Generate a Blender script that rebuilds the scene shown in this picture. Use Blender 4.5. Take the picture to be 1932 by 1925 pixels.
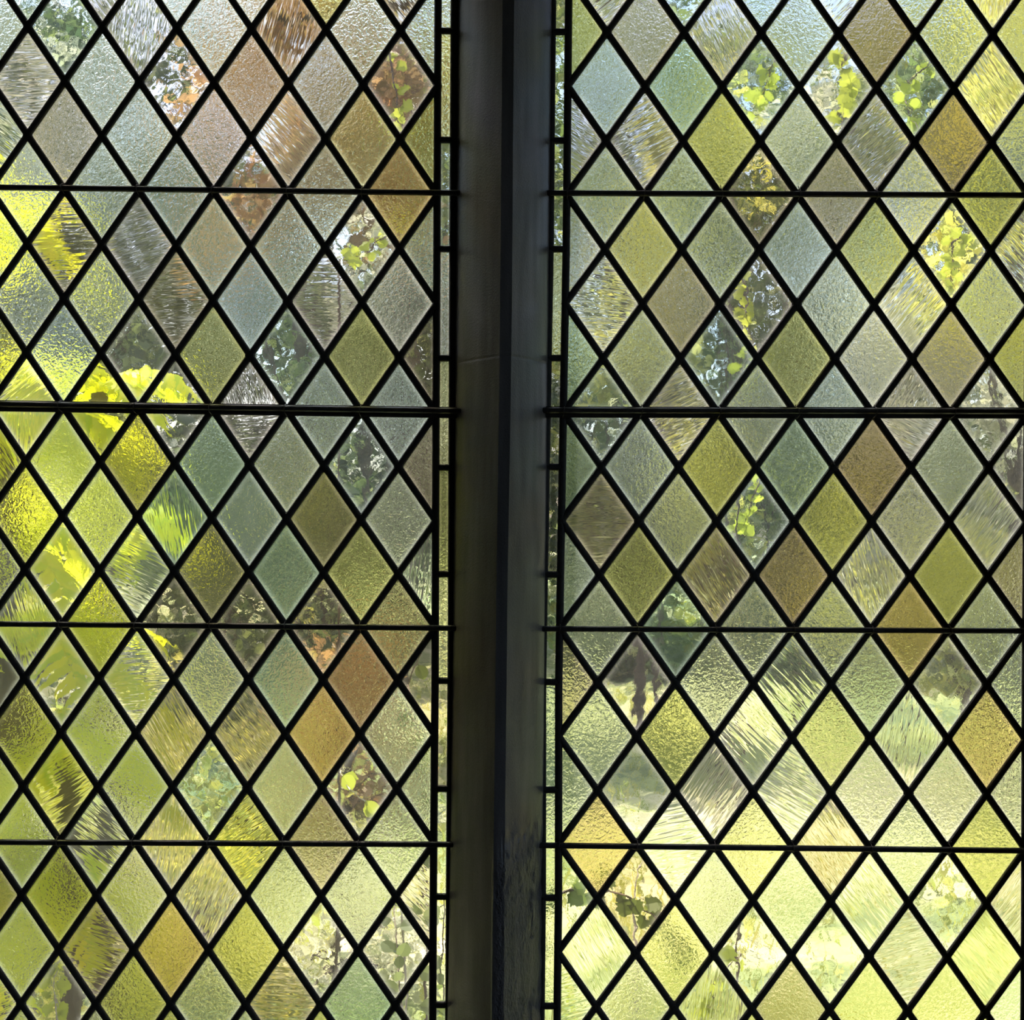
import bpy, bmesh, math, random
from mathutils import Vector, Matrix, noise
from mathutils.geometry import tessellate_polygon

for o in list(bpy.data.objects):
    bpy.data.objects.remove(o)
sc = bpy.context.scene
R = random.Random(7)

# ------------------------------------------------------------------ camera, world, sun, exposure
S = 0.00078            # metres per photo pixel on the glass plane
GY = 1.75              # distance of the glass from the camera
EYE = 1.6
ROLL = 0.0070
GROUND = -0.5          # garden level below the room floor
cam_d = bpy.data.cameras.new('camera')
cam = bpy.data.objects.new('camera', cam_d)
sc.collection.objects.link(cam)
cam_d.sensor_fit = 'HORIZONTAL'
cam_d.sensor_width = 36
cam_d.lens = 36 * GY / (1932 * S)
cam_d.clip_start = 0.02
cam_d.clip_end = 500
cam.location = (0, 0, EYE)
cam.rotation_euler = (math.pi / 2, -ROLL, 0)
sc.camera = cam

world = bpy.data.worlds.new('world')
sc.world = world
world.use_nodes = True
wn = world.node_tree
for n in list(wn.nodes):
    wn.nodes.remove(n)
sky = wn.nodes.new('ShaderNodeTexSky')
sky.sky_type = 'NISHITA'
sky.sun_disc = False
sky.sun_elevation = math.radians(57)
sky.sun_rotation = math.radians(-40)
sky.air_density = 1.0
sky.dust_density = 2.5
bgn = wn.nodes.new('ShaderNodeBackground')
bgn.inputs[1].default_value = 0.27
wo = wn.nodes.new('ShaderNodeOutputWorld')
wn.links.new(sky.outputs[0], bgn.inputs[0])
wn.links.new(bgn.outputs[0], wo.inputs[0])

sun_d = bpy.data.lights.new('sun', 'SUN')
sun = bpy.data.objects.new('sun', sun_d)
sc.collection.objects.link(sun)
sun_d.energy = 8.2
sun_d.angle = math.radians(0.6)
sun_d.color = (1.0, 0.93, 0.78)
SUNV = Vector((-0.45, 0.55, 1.10)).normalized()      # towards the sun: beyond the window, to the left
sun.rotation_euler = SUNV.to_track_quat('Z', 'Y').to_euler()

sc.view_settings.view_transform = 'Standard'
sc.view_settings.look = 'None'
sc.view_settings.gamma = 1
sc.view_settings.use_curve_mapping = False
sc.view_settings.exposure = 0.24

# ------------------------------------------------------------------ helpers
CR, SR = math.cos(ROLL), math.sin(ROLL)
def w(px, py, Y=GY):
    u, v = (px - 966) * S * Y / GY, (py - 962.5) * S * Y / GY
    return Vector((CR * u + SR * v, Y, EYE - (-SR * u + CR * v)))

def empty(name, loc=(0, 0, 0)):
    o = bpy.data.objects.new(name, None)
    o.location = loc
    o.empty_display_size = 0.1
    sc.collection.objects.link(o)
    return o

def tag(o, label=None, cat=None, group=None, kind=None):
    if label: o['label'] = label
    if cat: o['category'] = cat
    if group: o['group'] = group
    if kind: o['kind'] = kind
    return o

def mesh_obj(name, verts, faces, mat, parent=None, smooth=False, origin=None):
    me = bpy.data.meshes.new(name)
    org = Vector(origin) if origin is not None else Vector((0, 0, 0))
    me.from_pydata([tuple(Vector(v) - org) for v in verts], [], faces)
    me.materials.append(mat)
    if smooth:
        for p in me.polygons:
            p.use_smooth = True
    me.update()
    o = bpy.data.objects.new(name, me)
    o.location = org
    sc.collection.objects.link(o)
    if parent:
        o.parent = parent
        if origin is None:
            o.location = (0, 0, 0)
        else:
            q = Vector((0, 0, 0)); pp = parent
            while pp:
                q += pp.location; pp = pp.parent
            o.location = org - q
    return o

class MB:
    def __init__(s): s.v = []; s.f = []
    def add(s, vs, fs):
        b = len(s.v); s.v += [tuple(p) for p in vs]; s.f += [tuple(i + b for i in f) for f in fs]
    def box(s, x0, x1, y0, y1, z0, z1):
        s.add([(x0,y0,z0),(x1,y0,z0),(x1,y1,z0),(x0,y1,z0),(x0,y0,z1),(x1,y0,z1),(x1,y1,z1),(x0,y1,z1)],
              [(0,3,2,1),(4,5,6,7),(0,1,5,4),(1,2,6,5),(2,3,7,6),(3,0,4,7)])
    def tube(s, pts, rad, n=6, cap=True):
        pts = [Vector(p) for p in pts]
        if not hasattr(rad, '__len__'): rad = [rad] * len(pts)
        rings = []; prev = None
        for i, p in enumerate(pts):
            t = (pts[min(i+1, len(pts)-1)] - pts[max(i-1, 0)]).normalized()
            if prev is None:
                a = t.orthogonal().normalized()
            else:
                a = (prev - t * prev.dot(t)).normalized()
            prev = a; b = t.cross(a)
            rings.append([p + (a*math.cos(2*math.pi*k/n) + b*math.sin(2*math.pi*k/n))*rad[i] for k in range(n)])
        vs = [q for r in rings for q in r]; fs = []
        for i in range(len(rings)-1):
            for k in range(n):
                fs.append((i*n+k, i*n+(k+1)%n, (i+1)*n+(k+1)%n, (i+1)*n+k))
        if cap:
            fs.append(tuple(range(n))[::-1]); fs.append(tuple((len(rings)-1)*n+k for k in range(n)))
        s.add(vs, fs)
    def build(s, name, mat, parent=None, smooth=False, origin=None):
        return mesh_obj(name, s.v, s.f, mat, parent, smooth, origin)

# ------------------------------------------------------------------ materials
def new_mat(name):
    m = bpy.data.materials.new(name); m.use_nodes = True
    nt = m.node_tree
    for n in list(nt.nodes): nt.nodes.remove(n)
    return m, nt, nt.nodes.new('ShaderNodeOutputMaterial')

def math_node(nt, op, a, b=None, clamp=False):
    n = nt.nodes.new('ShaderNodeMath'); n.operation = op; n.use_clamp = clamp
    for i, x in enumerate((a, b)):
        if x is None: continue
        if hasattr(x, 'links'): nt.links.new(x, n.inputs[i])
        else: n.inputs[i].default_value = x
    return n.outputs[0]

def solid(name, col, rough=0.7, metal=0.0, nscale=20, namt=0.25, bump=0.0, bscale=60, spec=0.5):
    m, nt, out = new_mat(name)
    b = nt.nodes.new('ShaderNodeBsdfPrincipled')
    b.inputs['Roughness'].default_value = rough
    b.inputs['Metallic'].default_value = metal
    b.inputs['Specular IOR Level'].default_value = spec
    tc = nt.nodes.new('ShaderNodeTexCoord')
    no = nt.nodes.new('ShaderNodeTexNoise'); no.inputs['Scale'].default_value = nscale; no.inputs['Detail'].default_value = 5
    nt.links.new(tc.outputs['Object'], no.inputs['Vector'])
    cr = nt.nodes.new('ShaderNodeValToRGB')
    cr.color_ramp.elements[0].position = 0.3; cr.color_ramp.elements[1].position = 0.7
    cr.color_ramp.elements[0].color = tuple(c*(1-namt) for c in col) + (1,)
    cr.color_ramp.elements[1].color = tuple(min(1, c*(1+namt)) for c in col) + (1,)
    nt.links.new(no.outputs['Fac'], cr.inputs[0]); nt.links.new(cr.outputs[0], b.inputs['Base Color'])
    if bump:
        n2 = nt.nodes.new('ShaderNodeTexNoise'); n2.inputs['Scale'].default_value = bscale; n2.inputs['Detail'].default_value = 6
        nt.links.new(tc.outputs['Object'], n2.inputs['Vector'])
        bp = nt.nodes.new('ShaderNodeBump'); bp.inputs['Distance'].default_value = bump
        nt.links.new(n2.outputs['Fac'], bp.inputs['Height']); nt.links.new(bp.outputs[0], b.inputs['Normal'])
    nt.links.new(b.outputs[0], out.inputs[0])
    return m

def leaf_mat(name, cols, trans=0.55, tcol_gain=(1.3, 1.35, 0.8)):
    """leaf: reflects and lets light through; every leaf gets its own shade"""
    m, nt, out = new_mat(name)
    g = nt.nodes.new('ShaderNodeNewGeometry')
    cr = nt.nodes.new('ShaderNodeValToRGB')
    els = cr.color_ramp.elements
    while len(els) < len(cols): els.new(0.5)
    for i, c in enumerate(cols):
        els[i].position = i / max(1, len(cols)-1); els[i].color = tuple(c) + (1,)
    nt.links.new(g.outputs['Random Per Island'], cr.inputs[0])
    d = nt.nodes.new('ShaderNodeBsdfPrincipled'); d.inputs['Roughness'].default_value = 0.45
    d.inputs['Specular IOR Level'].default_value = 0.35
    t = nt.nodes.new('ShaderNodeBsdfTranslucent')
    mx = nt.nodes.new('ShaderNodeMixRGB'); mx.blend_type = 'MULTIPLY'; mx.inputs[0].default_value = 1
    mx.inputs[2].default_value = tuple(tcol_gain) + (1,)
    nt.links.new(cr.outputs[0], d.inputs['Base Color']); nt.links.new(cr.outputs[0], mx.inputs[1])
    nt.links.new(mx.outputs[0], t.inputs[0])
    ms = nt.nodes.new('ShaderNodeMixShader'); ms.inputs[0].default_value = trans
    nt.links.new(d.outputs[0], ms.inputs[1]); nt.links.new(t.outputs[0], ms.inputs[2])
    nt.links.new(ms.outputs[0], out.inputs[0])
    return m

HAZE = 0.030
HAZE_EDGE = 0.14
def glass_mat(name, kind, tint):
    m, nt, out = new_mat(name)
    L = nt.links.new
    tc = nt.nodes.new('ShaderNodeTexCoord'); oi = nt.nodes.new('ShaderNodeObjectInfo')
    # every pane shows another piece of the pattern, the streaks run another way
    ang = math_node(nt, 'MULTIPLY', oi.outputs['Random'], 41.0)
    vr = nt.nodes.new('ShaderNodeVectorRotate'); vr.rotation_type = 'Y_AXIS'
    L(tc.outputs['Object'], vr.inputs['Vector']); L(ang, vr.inputs['Angle'])
    off = nt.nodes.new('ShaderNodeVectorMath'); off.operation = 'ADD'
    cx = nt.nodes.new('ShaderNodeCombineXYZ')
    L(math_node(nt, 'MULTIPLY', oi.outputs['Random'], 97.0), cx.inputs[0])
    L(math_node(nt, 'MULTIPLY', oi.outputs['Random'], 53.0), cx.inputs[2])
    L(vr.outputs[0], off.inputs[0]); L(cx.outputs[0], off.inputs[1])
    def nz(scale, detail, stretch=None, dist=0.0):
        src = off.outputs[0]
        if stretch:
            mp = nt.nodes.new('ShaderNodeMapping'); mp.inputs['Scale'].default_value = stretch
            L(src, mp.inputs['Vector']); src = mp.outputs[0]
        n = nt.nodes.new('ShaderNodeTexNoise'); n.inputs['Scale'].default_value = scale
        n.inputs['Detail'].default_value = detail; n.inputs['Distortion'].default_value = dist
        L(src, n.inputs['Vector']); return n.outputs['Fac']
    if kind == 's':
        parts = [(nz(155, 1.2, None, 0.9), 0.00052), (nz(24, 0.0), 0.0004)]
    elif kind == 'h':
        parts = [(nz(150, 0.5, None, 1.5), 0.0007), (nz(24, 0.0), 0.0005)]
    elif kind == 'r':
        parts = [(nz(150, 1.0, (1.0, 1.0, 0.12), 0.3), 0.0005), (nz(20, 0.0), 0.0010)]
    else:
        parts = [(nz(45, 1.0), 0.0006), (nz(9, 0), 0.0015), (nz(330, 1.0), 0.00001)]
    h = None
    for f, a in parts:
        t = math_node(nt, 'MULTIPLY', f, a)
        h = t if h is None else math_node(nt, 'ADD', h, t)
    bp = nt.nodes.new('ShaderNodeBump'); bp.inputs['Strength'].default_value = 1.0
    bp.inputs['Distance'].default_value = 1.0
    L(h, bp.inputs['Height'])
    gl = nt.nodes.new('ShaderNodeBsdfGlass'); gl.inputs['IOR'].default_value = 1.5
    gl.inputs['Roughness'].default_value = {'s': 0.0, 'h': 0.0, 'r': 0.0, 'c': 0.0}[kind]
    gl.inputs['Color'].default_value = tuple(math.sqrt(c) for c in tint) + (1,)
    L(bp.outputs[0], gl.inputs['Normal'])
    tr = nt.nodes.new('ShaderNodeBsdfTranslucent')
    tr.inputs[0].default_value = tuple(0.25 + 0.7 * c for c in tint) + (1,)
    at = nt.nodes.new('ShaderNodeAttribute'); at.attribute_name = 'grime'
    e = math_node(nt, 'POWER', at.outputs['Fac'], 2.2)
    f = math_node(nt, 'MULTIPLY', e, HAZE_EDGE)
    f = math_node(nt, 'ADD', f, HAZE * {'s': 1.15, 'h': 1.2, 'r': 1.0, 'c': 0.8}[kind])
    dn = nt.nodes.new('ShaderNodeTexNoise'); dn.inputs['Scale'].default_value = 30; dn.inputs['Detail'].default_value = 4
    L(off.outputs[0], dn.inputs['Vector'])
    f = math_node(nt, 'MULTIPLY', f, math_node(nt, 'ADD', dn.outputs['Fac'], 0.5), clamp=True)
    ms = nt.nodes.new('ShaderNodeMixShader')
    L(f, ms.inputs[0]); L(gl.outputs[0], ms.inputs[1]); L(tr.outputs[0], ms.inputs[2])
    L(ms.outputs[0], out.inputs[0])
    return m

TINT = {'W': (0.95, 0.95, 0.93), 'G': (0.84, 0.89, 0.82), 'B': (0.80, 0.89, 0.91), 'E': (0.70, 0.84, 0.76),
        'P': (0.86, 0.82, 0.83), 'N': (0.74, 0.68, 0.58), 'M': (0.60, 0.50, 0.37), 'O': (0.60, 0.57, 0.38),
        'Y': (0.78, 0.79, 0.42), 'L': (0.92, 0.91, 0.62), 'A': (0.86, 0.72, 0.42)}
GM = {}
def gmat(code):
    if code not in GM:
        nm = {'s': 'seedy', 'h': 'hammered', 'r': 'streaky', 'c': 'clear'}[code[1]]
        GM[code] = glass_mat('glass_' + nm + '_' + code[0], code[1], TINT[code[0]])
    return GM[code]

lead = solid('lead_came', (0.022, 0.021, 0.019), 0.6, 0.0, 90, 0.35, 0.0006, 300, 0.35)
iron = solid('wrought_iron', (0.028, 0.026, 0.024), 0.5, 0.3, 70, 0.4, 0.0006, 220)
wire = solid('copper_tie', (0.06, 0.05, 0.045), 0.45, 0.6)
plaster = solid('plaster', (0.10, 0.093, 0.08), 0.9, 0, 3, 0.12, 0.002, 30)
boards = solid('oak_boards', (0.10, 0.065, 0.04), 0.6, 0, 8, 0.3)

def stone_mat():
    m, nt, out = new_mat('mullion_stone')
    L = nt.links.new
    b = nt.nodes.new('ShaderNodeBsdfPrincipled'); b.inputs['Roughness'].default_value = 0.38
    b.inputs['Specular IOR Level'].default_value = 0.6
    tc = nt.nodes.new('ShaderNodeTexCoord')
    mp = nt.nodes.new('ShaderNodeMapping'); mp.inputs['Scale'].default_value = (1, 1, 0.12)
    L(tc.outputs['Object'], mp.inputs['Vector'])
    n1 = nt.nodes.new('ShaderNodeTexNoise'); n1.inputs['Scale'].default_value = 45; n1.inputs['Detail'].default_value = 6
    L(mp.outputs[0], n1.inputs['Vector'])
    n2 = nt.nodes.new('ShaderNodeTexNoise'); n2.inputs['Scale'].default_value = 420; n2.inputs['Detail'].default_value = 3
    L(tc.outputs['Object'], n2.inputs['Vector'])
    s = math_node(nt, 'ADD', math_node(nt, 'MULTIPLY', n1.outputs['Fac'], 0.8), math_node(nt, 'MULTIPLY', n2.outputs['Fac'], 0.2))
    cr = nt.nodes.new('ShaderNodeValToRGB')
    cr.color_ramp.elements[0].position = 0.3; cr.color_ramp.elements[1].position = 0.7
    cr.color_ramp.elements[0].color = (0.07, 0.066, 0.066, 1); cr.color_ramp.elements[1].color = (0.16, 0.15, 0.152, 1)
    L(s, cr.inputs[0]); L(cr.outputs[0], b.inputs['Base Color'])
    # the decayed foot of the stone is pitted; above it the face is smooth
    sp = nt.nodes.new('ShaderNodeSeparateXYZ'); L(tc.outputs['Object'], sp.inputs[0])
    wob = math_node(nt, 'MULTIPLY', n1.outputs['Fac'], 0.10)
    low = math_node(nt, 'MULTIPLY', math_node(nt, 'SUBTRACT', 1.19, math_node(nt, 'ADD', sp.outputs[2], wob)), 22.0, clamp=True)
    rgt = math_node(nt, 'MULTIPLY', math_node(nt, 'ADD', sp.outputs[0], 0.025), 60.0, clamp=True)
    low = math_node(nt, 'MULTIPLY', low, rgt)
    m3 = nt.nodes.new('ShaderNodeMapping'); m3.inputs['Scale'].default_value = (1, 1, 0.5)
    L(tc.outputs['Object'], m3.inputs['Vector'])
    n3 = nt.nodes.new('ShaderNodeTexNoise'); n3.inputs['Scale'].default_value = 210; n3.inputs['Detail'].default_value = 4
    n3.inputs['Roughness'].default_value = 0.65
    L(m3.outputs[0], n3.inputs['Vector'])
    hh = math_node(nt, 'ADD', math_node(nt, 'MULTIPLY', n2.outputs['Fac'], 0.0005), math_node(nt, 'MULTIPLY', math_node(nt, 'MULTIPLY', n3.outputs['Fac'], low), 0.009))
    bp = nt.nodes.new('ShaderNodeBump'); bp.inputs['Distance'].default_value = 1.0
    L(hh, bp.inputs['Height']); L(bp.outputs[0], b.inputs['Normal'])
    L(b.outputs[0], out.inputs[0])
    return m
stone = stone_mat()

def lawn_mat():
    m, nt, out = new_mat('grass_painted_dapple')
    L = nt.links.new
    b = nt.nodes.new('ShaderNodeBsdfPrincipled'); b.inputs['Roughness'].default_value = 0.9
    tc = nt.nodes.new('ShaderNodeTexCoord')
    mp = nt.nodes.new('ShaderNodeMapping'); mp.inputs['Scale'].default_value = (0.45, 1.5, 1)
    L(tc.outputs['Object'], mp.inputs['Vector'])
    n1 = nt.nodes.new('ShaderNodeTexNoise'); n1.inputs['Scale'].default_value = 0.8; n1.inputs['Detail'].default_value = 9
    n1.inputs['Roughness'].default_value = 0.68
    L(mp.outputs[0], n1.inputs['Vector'])
    cr = nt.nodes.new('ShaderNodeValToRGB')
    els = cr.color_ramp.elements; els.new(0.5)
    els[0].position = 0.36; els[1].position = 0.48; els[2].position = 0.62
    els[0].color = (0.075, 0.13, 0.05, 1); els[1].color = (0.27, 0.32, 0.11, 1); els[2].color = (0.66, 0.60, 0.37, 1)  # shadow patches and sun glare put into the grass colour
    L(n1.outputs['Fac'], cr.inputs[0]); L(cr.outputs[0], b.inputs['Base Color'])
    L(b.outputs[0], out.inputs[0])
    return m
lawn_m = lawn_mat()
bark = solid('bark', (0.10, 0.075, 0.055), 0.9, 0, 12, 0.5, 0.02, 14)
twig_m = solid('twig', (0.16, 0.11, 0.08), 0.8, 0, 60, 0.3)
pale_twig = solid('pale_twig', (0.55, 0.50, 0.44), 0.8, 0, 60, 0.2)

LM = {  # last stop of dark, mid and olive paints in sunlit leaves
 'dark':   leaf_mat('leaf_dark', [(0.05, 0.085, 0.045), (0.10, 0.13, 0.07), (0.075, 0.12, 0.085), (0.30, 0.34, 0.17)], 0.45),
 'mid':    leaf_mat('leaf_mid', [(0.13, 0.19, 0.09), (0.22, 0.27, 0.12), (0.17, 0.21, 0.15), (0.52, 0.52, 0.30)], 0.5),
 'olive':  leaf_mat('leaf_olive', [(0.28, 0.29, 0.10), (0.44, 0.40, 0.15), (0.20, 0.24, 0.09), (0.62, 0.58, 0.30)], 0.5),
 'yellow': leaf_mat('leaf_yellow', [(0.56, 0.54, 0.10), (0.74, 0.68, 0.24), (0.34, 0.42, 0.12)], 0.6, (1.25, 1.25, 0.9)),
 'copper': leaf_mat('leaf_copper', [(0.40, 0.27, 0.14), (0.58, 0.42, 0.22), (0.25, 0.17, 0.10), (0.42, 0.38, 0.14), (0.52, 0.28, 0.14)], 0.5, (1.2, 1.1, 0.9)),
 'silver': leaf_mat('leaf_silver', [(0.55, 0.55, 0.44), (0.72, 0.70, 0.56), (0.34, 0.40, 0.24)], 0.5, (1.15, 1.12, 1.0)),  # light tone puts white glare into the leaf colour
 'fern':   leaf_mat('leaf_fern', [(0.58, 0.64, 0.015), (0.72, 0.72, 0.04), (0.46, 0.60, 0.03)], 0.7, (1.35, 1.3, 0.6)),
 'spray':  leaf_mat('leaf_spray', [(0.46, 0.52, 0.05), (0.60, 0.60, 0.10), (0.36, 0.44, 0.10)], 0.6, (1.25, 1.25, 0.7)),
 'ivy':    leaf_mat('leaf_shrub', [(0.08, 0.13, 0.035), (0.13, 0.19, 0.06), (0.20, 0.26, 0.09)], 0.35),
 'blade':  leaf_mat('grass_blade', [(0.32, 0.38, 0.10), (0.64, 0.57, 0.28), (0.22, 0.30, 0.08)], 0.5),
}

# ================================================================== STRUCTURE: the two leaded lights
KN = [0, 2, 4, 6, 8]
LAT = {   # crossings measured at column 0 and column 5 for five rows
 1: dict(x0=[53, 52, 49, 47, 41.5], x5=[756, 754, 752, 750.5, 747], y0=[50, 460, 870, 1279, 1688.5], y5=[58, 469, 881, 1284, 1691.5]),
 2: dict(x0=[1145, 1141, 1134, 1127.5, 1127], x5=[1872, 1868, 1864, 1861, 1860], y0=[61, 470.5, 881.5, 1287.5, 1695], y5=[65, 473.5, 882.5, 1291.5, 1704.5]),
}
def interp(k, arr):
    if k <= 0: a, b = 0, 1
    elif k >= 8: a, b = 3, 4
    else: a = min(3, int(k // 2)); b = a + 1
    t = (k - KN[a]) / (KN[b] - KN[a])
    if k < 0 or k > 8:     # beyond the photo the lattice just runs on evenly
        sl = (arr[4] - arr[0]) / 8
        return arr[0] + sl * k if k < 0 else arr[4] + sl * (k - 8)
    return arr[a] + (arr[b] - arr[a]) * t
def node(win, i, k):
    d = LAT[win]; t = i / 5
    x = interp(k, d['x0']) * (1 - t) + interp(k, d['x5']) * t
    y = interp(k, d['y0']) * (1 - t) + interp(k, d['y5']) * t
    return x, y

KT, KB = -1.0, 10.0    # lattice rows built (level rows)
def strip_x(win, side, k):
    """photo x of the border strip's inner and outer glass edges and the outer came's far edge"""
    edge = node(win, 5.5 if side > 0 else -0.5, k)[0]
    return edge + side * 7, edge + side * 24, edge + side * 40

def prof_bar(mb, a, b, hw, y0, y1):
    """came between two glass-plane points: a flat heart with rounded faces to the room and the garden"""
    a, b = Vector(a), Vector(b)
    t = (b - a).normalized(); n = Vector((-t.z, 0, t.x))
    ym = (y0 + y1) / 2; d = (y1 - y0) / 2
    prof = [(-1, -0.25), (-0.72, -0.8), (-0.25, -1), (0.25, -1), (0.72, -0.8), (1, -0.25), (1, 0.25), (0.72, 0.8), (0.25, 1), (-0.25, 1), (-0.72, 0.8), (-1, 0.25)]
    ring = []
    for p in (a, b):
        for (u, v) in prof:
            q = p + n * (u * hw); q.y = ym + v * d; ring.append(q)
    m = len(prof); fs = [(i, (i+1) % m, m + (i+1) % m, m + i) for i in range(m)]
    fs.append(tuple(range(m))[::-1]); fs.append(tuple(range(m, 2*m)))
    mb.add(ring, fs)

def solder(mb, c, rx, rz, y0, y1, n=14):
    ym = (y0 + y1) / 2; d = (y1 - y0) / 2
    rings = [(0.4, -1.0), (0.75, -0.85), (1, -0.3), (1, 0.3), (0.75, 0.85), (0.4, 1.0)]
    vs = []
    for (r, v) in rings:
        for k in range(n):
            a = 2 * math.pi * k / n
            vs.append((c.x + rx * r * math.cos(a), ym + v * d, c.z + rz * r * math.sin(a)))
    fs = [(i*n+k, i*n+(k+1) % n, (i+1)*n+(k+1) % n, (i+1)*n+k) for i in range(len(rings)-1) for k in range(n)]
    fs.append(tuple(range(n))[::-1]); fs.append(tuple((len(rings)-1)*n+k for k in range(n)))
    mb.add(vs, fs)

def pane(name, poly_px, code, parent, label=None):
    """a piece of glass 3 mm thick; its rim lies inside the came"""
    P = [w(x, y) for x, y in poly_px]
    c = sum(P, Vector()) / len(P)
    # make it clockwise-consistent
    area = sum(P[i].x * P[(i+1) % len(P)].z - P[(i+1) % len(P)].x * P[i].z for i in range(len(P)))
    if area < 0: P.reverse()
    n = len(P)
    def inset(d):
        out = []
        for i in range(n):
            p0, p1, p2 = P[i-1], P[i], P[(i+1) % n]
            e1 = (p1 - p0).normalized(); e2 = (p2 - p1).normalized()
            n1 = Vector((-e1.z, 0, e1.x)); n2 = Vector((-e2.z, 0, e2.x))
            bis = (n1 + n2); cs = bis.length_squared / 2
            out.append(p1 + bis * (d / max(0.25, cs)))
        return out
    rs = min((P[i] - P[(i+1) % n]).length for i in range(n))
    small = rs < 0.025
    rings = [inset(0.0012), inset(0.0060 if not small else 0.005), inset(0.0105 if not small else 0.0062), inset(0.0165 if not small else 0.0064)]
    g = [1.0, 0.95, 0.42, 0.0] if not small else [0.8, 0.5, 0.1, 0.0]
    vs = []; fs = []; gr = []
    for side, y in ((0, GY - 0.0015), (1, GY + 0.0015)):
        for ri, r in enumerate(rings):
            for p in r:
                vs.append((p.x, y, p.z)); gr.append(g[ri])
    m = len(rings)
    for side in (0, 1):
        b = side * m * n
        for ri in range(m-1):
            for i in range(n):
                f = (b + ri*n + i, b + ri*n + (i+1) % n, b + (ri+1)*n + (i+1) % n, b + (ri+1)*n + i)
                fs.append(f if side == 0 else f[::-1])
        f = tuple(b + (m-1)*n + i for i in range(n))
        fs.append(f if side == 0 else f[::-1])
    for i in range(n):
        fs.append((i, m*n + i, m*n + (i+1) % n, (i+1) % n))
    o = mesh_obj(name, vs, fs, gmat(code), parent, origin=c)
    at = o.data.attributes.new('grime', 'FLOAT', 'POINT')
    at.data.foreach_set('value', gr)
    if code[0] not in 'WG':
        o['label'] = {'B': 'pale blue-green', 'E': 'sea green', 'P': 'pinkish grey', 'N': 'grey-brown', 'M': 'dark brown', 'O': 'olive brown',
                      'Y': 'olive yellow', 'L': 'light yellow', 'A': 'amber'}[code[0]] + {'s': ' seedy glass', 'h': ' hammered glass', 'r': ' streaky glass', 'c': ' clear glass'}[code[1]]
    return o

def clip(poly, fn):
    """keep the part of a polygon where fn(point) >= 0"""
    out = []
    for i in range(len(poly)):
        a, b = poly[i-1], poly[i]; fa, fb = fn(a), fn(b)
        if (fa >= 0) != (fb >= 0):
            t = fa / (fa - fb); out.append((a[0] + (b[0]-a[0])*t, a[1] + (b[1]-a[1])*t))
        if fb >= 0: out.append(b)
    return out

# glass of every quarry: colour letter + surface letter
PC = {1: {-1: 'Bc Pr Gs Gs Ys Nr', 0: 'Pr Gh Pc Ns Bs Pc', 1: 'Gs Gs Bs Pc Gs As', 2: 'Gs Gh Nr Bs Pr Ws', 3: 'Wr Yc Wc Pr Bs Bs',
          4: 'Ys Gh Er Bs Os Gh', 5: 'Gr Ys Nc Nc Nc Os', 6: 'Ys Gs Nr Nr As Gs', 7: 'Gs Gr Pr Yr Ns Gs', 8: 'Gh Nr As Ys Wc Wc', 9: 'Gs Gs Ys Gs Ys Bs'},
      2: {-1: 'Pr Bc Bs Wr Gs Wr', 0: 'Bs Es Bc Wc Bc Wr', 1: 'Gs Bs Nc Ns Ws Ys', 2: 'Wr Ns Pc Gs Wr Gs', 3: 'Bc Pr Gs Bs Pr Wc',
          4: 'Nr Gs Bc Ys Ws Wr', 5: 'Gs Ec Gs Gs As Gs', 6: 'Gs Ys Wr Ls Wr As', 7: 'As Wr Ls Nr Gs Ys', 8: 'Gr Ls Wc Wc Pr Lr', 9: 'Gs Ws Ls Ws Gs Ls'}}
QC = {1: {0: 'Gs Bc Pr Gs Nr Gh Bs', 1: 'Gr Ns Gs Ps Wr Ls Ys', 2: 'Gs Nr Pr Gs Gs Wc Gs', 3: 'Ys Bs Wc Ys Bc Ys Nc', 4: 'Yr Gs Os Es Gh Bc Ns',
          5: 'Gs Wc Gr Os Es Ys Gr', 6: 'Gc Wc Wr Gh Es Ms Nc', 7: 'Gs Yr Gs Bc Gs Wc Gs', 8: 'Ns Ys Ws Pr Gs Gs Pr', 9: 'Wr Wc Ys Gs Nr Es Wc'},
      2: {0: 'Ys Ns Pr Gs Ms Gs Gs', 1: 'Pr Pr Ys Gs Pr Ms Gs', 2: 'Ws Ls Gs Bs Ys Wc Wr', 3: 'Es Gs Bc Ys Ws Ns Ys', 4: 'Es Bs Ys Es Ms Gs Wc',
          5: 'Bs Ys Nr Ms Wr Ys Ns', 6: 'Ns Pc Gs Gr Gs Wc Gs', 7: 'Gs Wc Pr Wr Ws Ws Ws', 8: 'Gc Nc Gs Gs Wr Wc Pr', 9: 'Gr Ws Wr Ns Ls Ls Gs'}}
SC = {(1, 1): 'Gs Ls Bc Ws Ls Ys Ls Nc Gc Wc Gc Gs', (1, -1): 'Gs Ys Gs Bs Gs Ys Gs Ws Gs Ls Gs Gs',
      (2, -1): 'Pc Gc Wc Ls Pc Pc Gc Bs Gs Gs Wr Gs', (2, 1): 'Gs Ls Gs Ys Gs Bs Gs Ls Gs Ws Gs Gs'}

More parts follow.
